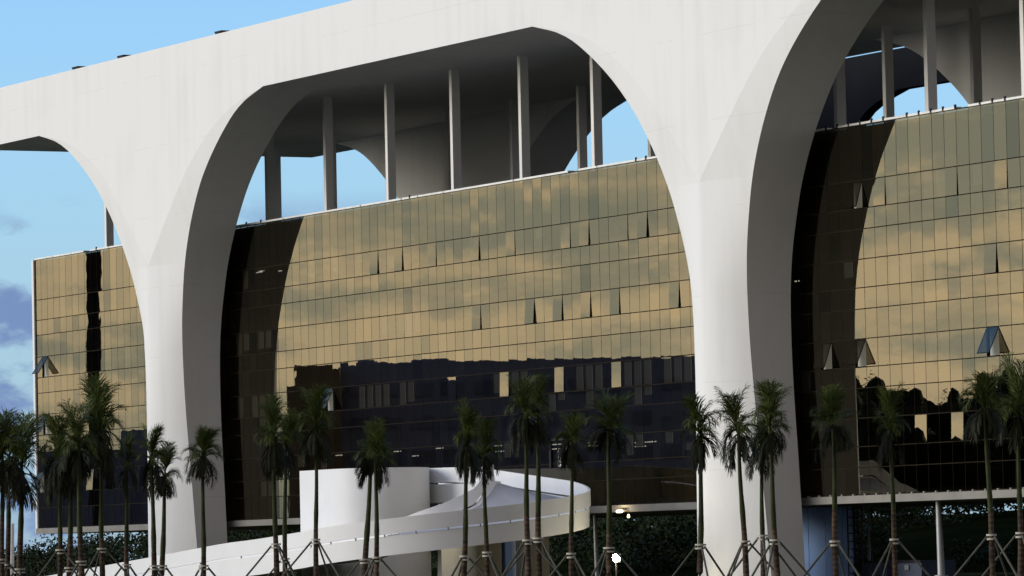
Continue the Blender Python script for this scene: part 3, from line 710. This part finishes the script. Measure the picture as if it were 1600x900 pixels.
bm_ = MB(); e0, e1 = mir(1318, 624, 455), mir(1800, 590, 455)
dv = (e1 - e0); dv.z = 0; dv.normalize(); nv = Vector((-dv.y, dv.x, 0)); nv = nv if (e0 - Vector((60, YG, 0))).dot(nv) > 0 else -nv
bm_.grid([[Vector((e0.x, e0.y, 0)) + dv * (k * 2.0) + nv * yy + Vector((0, 0, zz * (e0.z + .8 * math.sin(k * .9) + .5 * math.sin(k * 2.3)))) for k in range(18)] for yy, zz in ((-3, 0), (0, 1), (6, 1.02), (12, 0))])
eb = bm_.build('embankment', M['hill']); eb['kind'] = 'structure'
o = mt.build('grove', M['wood']); o['kind'] = 'stuff'; o['label'] = 'dark grove across the forecourt mirrored in the right bay'

# ------------------------------------------------------------------ palms
def crown_mesh(seed):
    r = random.Random(seed); b = MB()
    def frond(az, a0, a1, L, base, wid, dens, spread=.75, lw=.019):
        n = 15; p = Vector(base); pts = [p.copy()]; ds = []
        tw = r.uniform(-.25, .25)
        for k in range(n):
            s = (k + .5) / n; al = a0 + (a1 - a0) * s ** 1.25; z_ = az + tw * s
            d = Vector((math.sin(al) * math.cos(z_), math.sin(al) * math.sin(z_), math.cos(al))); ds.append(d)
            p = p + d * (L / n); pts.append(p.copy())
        # rachis
        for k in range(n):
            sd_ = ds[k].cross(Vector((0, 0, 1)))
            if sd_.length < .05: sd_ = Vector((math.sin(az), -math.cos(az), 0))
            sd_.normalize(); rw = .022 * (1 - k / n) + .005
            up_ = sd_.cross(ds[k])
            b.face([pts[k] - sd_ * rw, pts[k] + sd_ * rw, pts[k + 1] + sd_ * rw * .8, pts[k + 1] - sd_ * rw * .8]); b.face([pts[k] - up_ * rw, pts[k] + up_ * rw, pts[k + 1] + up_ * rw * .8, pts[k + 1] - up_ * rw * .8])
        for j in range(dens):
            s = .16 + .84 * (j + r.random()) / dens; f = s * n; k = min(n - 1, int(f)); q_ = pts[k].lerp(pts[k + 1], f - k); d = ds[k]
            sd_ = d.cross(Vector((0, 0, 1)))
            if sd_.length < .05: sd_ = Vector((math.sin(az), -math.cos(az), 0))
            sd_.normalize(); up_ = sd_.cross(d)
            for sg in (-1, 1):
                ll = wid * (math.sin(math.pi * min(1, (s * .80 + .16))) ** .5) * r.uniform(.8, 1.1)
                A_ = spread * r.uniform(.75, 1.2)
                dr = (d * math.cos(A_) + sd_ * sg * math.sin(A_) + up_ * r.uniform(-.28, .28)).normalized()
                d2 = (dr + Vector((0, 0, -r.uniform(.25, .6)))).normalized()
                w_ = lw; wv = dr.cross(up_ + Vector((.01, 0, 0))).normalized() * w_
                m1 = q_ + dr * ll * .5; e1 = m1 + d2 * ll * .5
                b.face([q_ - wv * .5, q_ + wv * .5, m1 + wv, m1 - wv]); b.face([m1 - wv, m1 + wv, e1])
    az0 = r.uniform(0, 6.28); big = r.uniform(.85, 1.15)
    for k in range(7):   # upright young fronds, swept mostly one way
        frond(r.gauss(az0, 1.3), R_(r.uniform(2, 16)), R_(r.uniform(28, 88)), r.uniform(1.2, 1.65) * big, (r.uniform(-.04, .04), r.uniform(-.04, .04), 0), .85, 24, .66, .017)
    for k in range(12):   # arching
        frond(r.uniform(0, 6.28), R_(r.uniform(12, 50)), R_(r.uniform(100, 165)), r.uniform(1.0, 1.55), (0, 0, r.uniform(-.35, .1)), .68, 24, .6, .018)
    b.split = len(b.f)
    for k in range(13):   # tied / hanging skirt
        frond(r.uniform(0, 6.28), R_(r.uniform(75, 125)), R_(r.uniform(174, 184)), r.uniform(1.0, 1.6), (0, 0, r.uniform(-.3, .1)), .66, 20, .42, .022)
    return b
crowns = []
def make_palm(u9, ut, cx, vt, vb, hw, ring, w, seed, lb, shaft_v):
    """u9: trunk at the frame's lower edge; cx,vt,vb: crown centre, top, bottom; hw crown half width px"""
    sc_ = F_PX / w; base = atW(u9, 900, w); vc = vt + (vb - vt) * .57
    topc = atW(ut, vc, w); k = topc - base; b0 = base - k * (base.z / k.z) * .4; b0.z = 0
    t = thing('royal_palm', lb, 'palm', b0, 'young royal palms staked in a row before the palace')
    zs_ = atW(ut, shaft_v, w).z
    rt_ = random.Random(seed)
    def path(z):
        if z < base.z: return b0.lerp(base, z / base.z)
        return base.lerp(topc, (z - base.z) / (topc.z - base.z)) + Vector((math.sin(z * 1.3 + seed) * .035, 0, 0))
    zz = [i * zs_ / 8 for i in range(9)]; r0 = 4.5 / sc_ * rt_.uniform(.9, 1.15) if True else .12
    b = MB(); b.tube([path(z) for z in zz], [r0 * (1.12 - .25 * i / 8) for i in range(9)], 10); b.build('trunk', M['trunk'], t)
    n = 7; zz = [zs_ + (topc.z - .02 - zs_) * i / n for i in range(n + 1)]
    b = MB(); b.tube([path(z) for z in zz], [r0 * (.84 if i == 0 else .92 if i == 1 else .86 - .05 * i) for i in range(n + 1)], 10); b.build('crownshaft', M['shaft'], t)
    zr = atW(u9, ring, w).z; c = path(zr)
    b = MB()
    for dz in (-.07, .07): b.tube([c + Vector((0, 0, dz - .035)), c + Vector((0, 0, dz + .035))], r0 * 1.75, 12)
    b.build('tie_band', M['tie'], t)
    a0 = rt_.uniform(0, 6.28)
    for j in range(3):
        a = a0 + j * 2.094; dv = Vector((math.cos(a), math.sin(a), 0)); foot = Vector((c.x, c.y, 0)) + dv * (zr * .95)
        b = MB(); b.tube([foot, c + dv * r0 * 1.6], .042, 6); b.build('stake', M['stake'], t)
    # crown
    H = (vb - vt) / sc_; me = crowns[seed % len(crowns)]
    o = bpy.data.objects.new('crown', me); col.objects.link(o); o.parent = t
    sx = hw * 2 / sc_ / 1.78 * (0.92 + .03 * (seed * 5 % 7)); sz = H / 2.8
    off = atW(cx, vc, w) - topc
    o.rotation_euler = (0, 0, seed * 1.7)
    o.scale = (sx, sx, sz)
    # lean of the crown: shear towards its centre
    o.location = topc - b0
    o.rotation_euler = (Vector((off.x, off.y, H * .6)).to_track_quat('Z', 'Y').to_matrix().to_euler())
    o.rotation_euler.rotate_axis('Z', seed * 1.7)
    return t
for s_ in range(12):
    b = crown_mesh(100 + s_); me = bpy.data.meshes.new('crown'); me.from_pydata(b.v, [], b.f); me.materials.append(M['leaf']); me.materials.append(M['dead']); me.polygons.foreach_set('material_index', [0 if i < b.split else 1 for i in range(len(b.f))]); me.update(); crowns.append(me)
PALMS = [
 (3, 4, 0, 618, 778, 34, 877, 'dense palm cut by the left edge of the picture', 805),
 (31, 34, 36, 640, 790, 36, 892, 'palm with a thick crown just left of the white corner of the glass block', 830),
 (12, 14, 16, 655, 765, 24, 885, 'smaller palm squeezed between the two leftmost ones', 820),
 (94, 93, 92, 640, 775, 25, 862, 'palm just right of the white corner of the glass block', 850),
 (108, 113, 116, 672, 780, 19, 890, 'thin leaning palm between two taller ones in the left bay', 838),
 (127, 122, 124, 624, 752, 28, 880, 'brown-stemmed palm left of the tallest palm in the left bay', 836),
 (160, 156, 160, 580, 745, 40, 860, 'tallest palm of the left bay, with a big plume before the mirrored stripe', 840),
 (198, 198, 197, 675, 768, 16, 885, 'slim palm with a narrow crown before the left bay', 854),
 (242, 236, 238, 652, 765, 21, 887, 'palm overlapping the left edge of the left pier', 862),
 (253, 258, 262, 688, 780, 21, 887, 'short palm before the bright face of the left pier', 868),
 (318, 317, 325, 655, 756, 23, 887, 'palm with a plume bent right, on the shaded edge of the left pier', 868),
 (432, 427, 425, 610, 740, 22, 853, 'palm left of the drum, before the black reflection, with a dark ragged crown', 838),
 (445, 446, 458, 630, 742, 25, 876, 'palm standing close behind its taller neighbour left of the drum', 852),
 (494, 494, 492, 598, 722, 28, 846, 'palm in front of the left edge of the white drum', 824),
 (570, 580, 588, 662, 750, 18, 877, 'leaning palm, left one of the crossed pair in front of the drum', 850),
 (589, 587, 600, 655, 758, 24, 874, 'upright palm, right one of the crossed pair in front of the drum', 848),
 (725, 730, 733, 612, 755, 21, 872, 'palm in front of the ramp where the inner wall curls up', 842),
 (761, 756, 758, 650, 756, 20, 866, 'palm with a drooping skirt right of the ramp curl', 842),
 (825, 821, 815, 580, 702, 26, 847, 'taller left palm of the pair before the ramp loop', 804),
 (842, 840, 840, 585, 700, 21, 844, 'right palm of the pair before the ramp loop', 800),
 (893, 893, 896, 635, 730, 25, 868, 'palm in front of the right end of the ramp loop', 838),
 (952, 951, 962, 605, 712, 33, 859, 'palm beside the flood lamp with a frond swept right', 834),
 (1094, 1096, 1090, 600, 730, 28, 854, 'palm overlapping the left edge of the right pier', 852),
 (1166, 1153, 1145, 595, 732, 30, 849, 'curved palm before the bright face of the right pier', 820),
 (1192, 1190, 1192, 640, 745, 19, 840, 'darker palm on the edge between light and shade of the right pier', 838),
 (1214, 1202, 1210, 592, 720, 29, 847, 'tall palm before the shaded side of the right pier', 826),
 (1306, 1302, 1302, 600, 712, 28, 849, 'palm before the blue hoarding', 796),
 (1400, 1390, 1392, 600, 722, 24, 846, 'palm with a sparse crown left of the leaning steel prop', 794),
 (1552, 1539, 1540, 560, 695, 29, 839, 'tall palm with a bulged green shaft right of the leaning steel prop', 800),
 (1595, 1591, 1594, 556, 705, 30, 836, 'tall palm cut by the right edge of the picture', 798)]
for k, (u9, ut, cx, vt, vb, hw, ring, lb, sv) in enumerate(PALMS):
    w = 206 - 38 * u9 / 1600 + (k * 7 % 5) * 1.6
    make_palm(u9, ut, cx, vt, vb, hw, ring, w, k + 1, lb, sv)
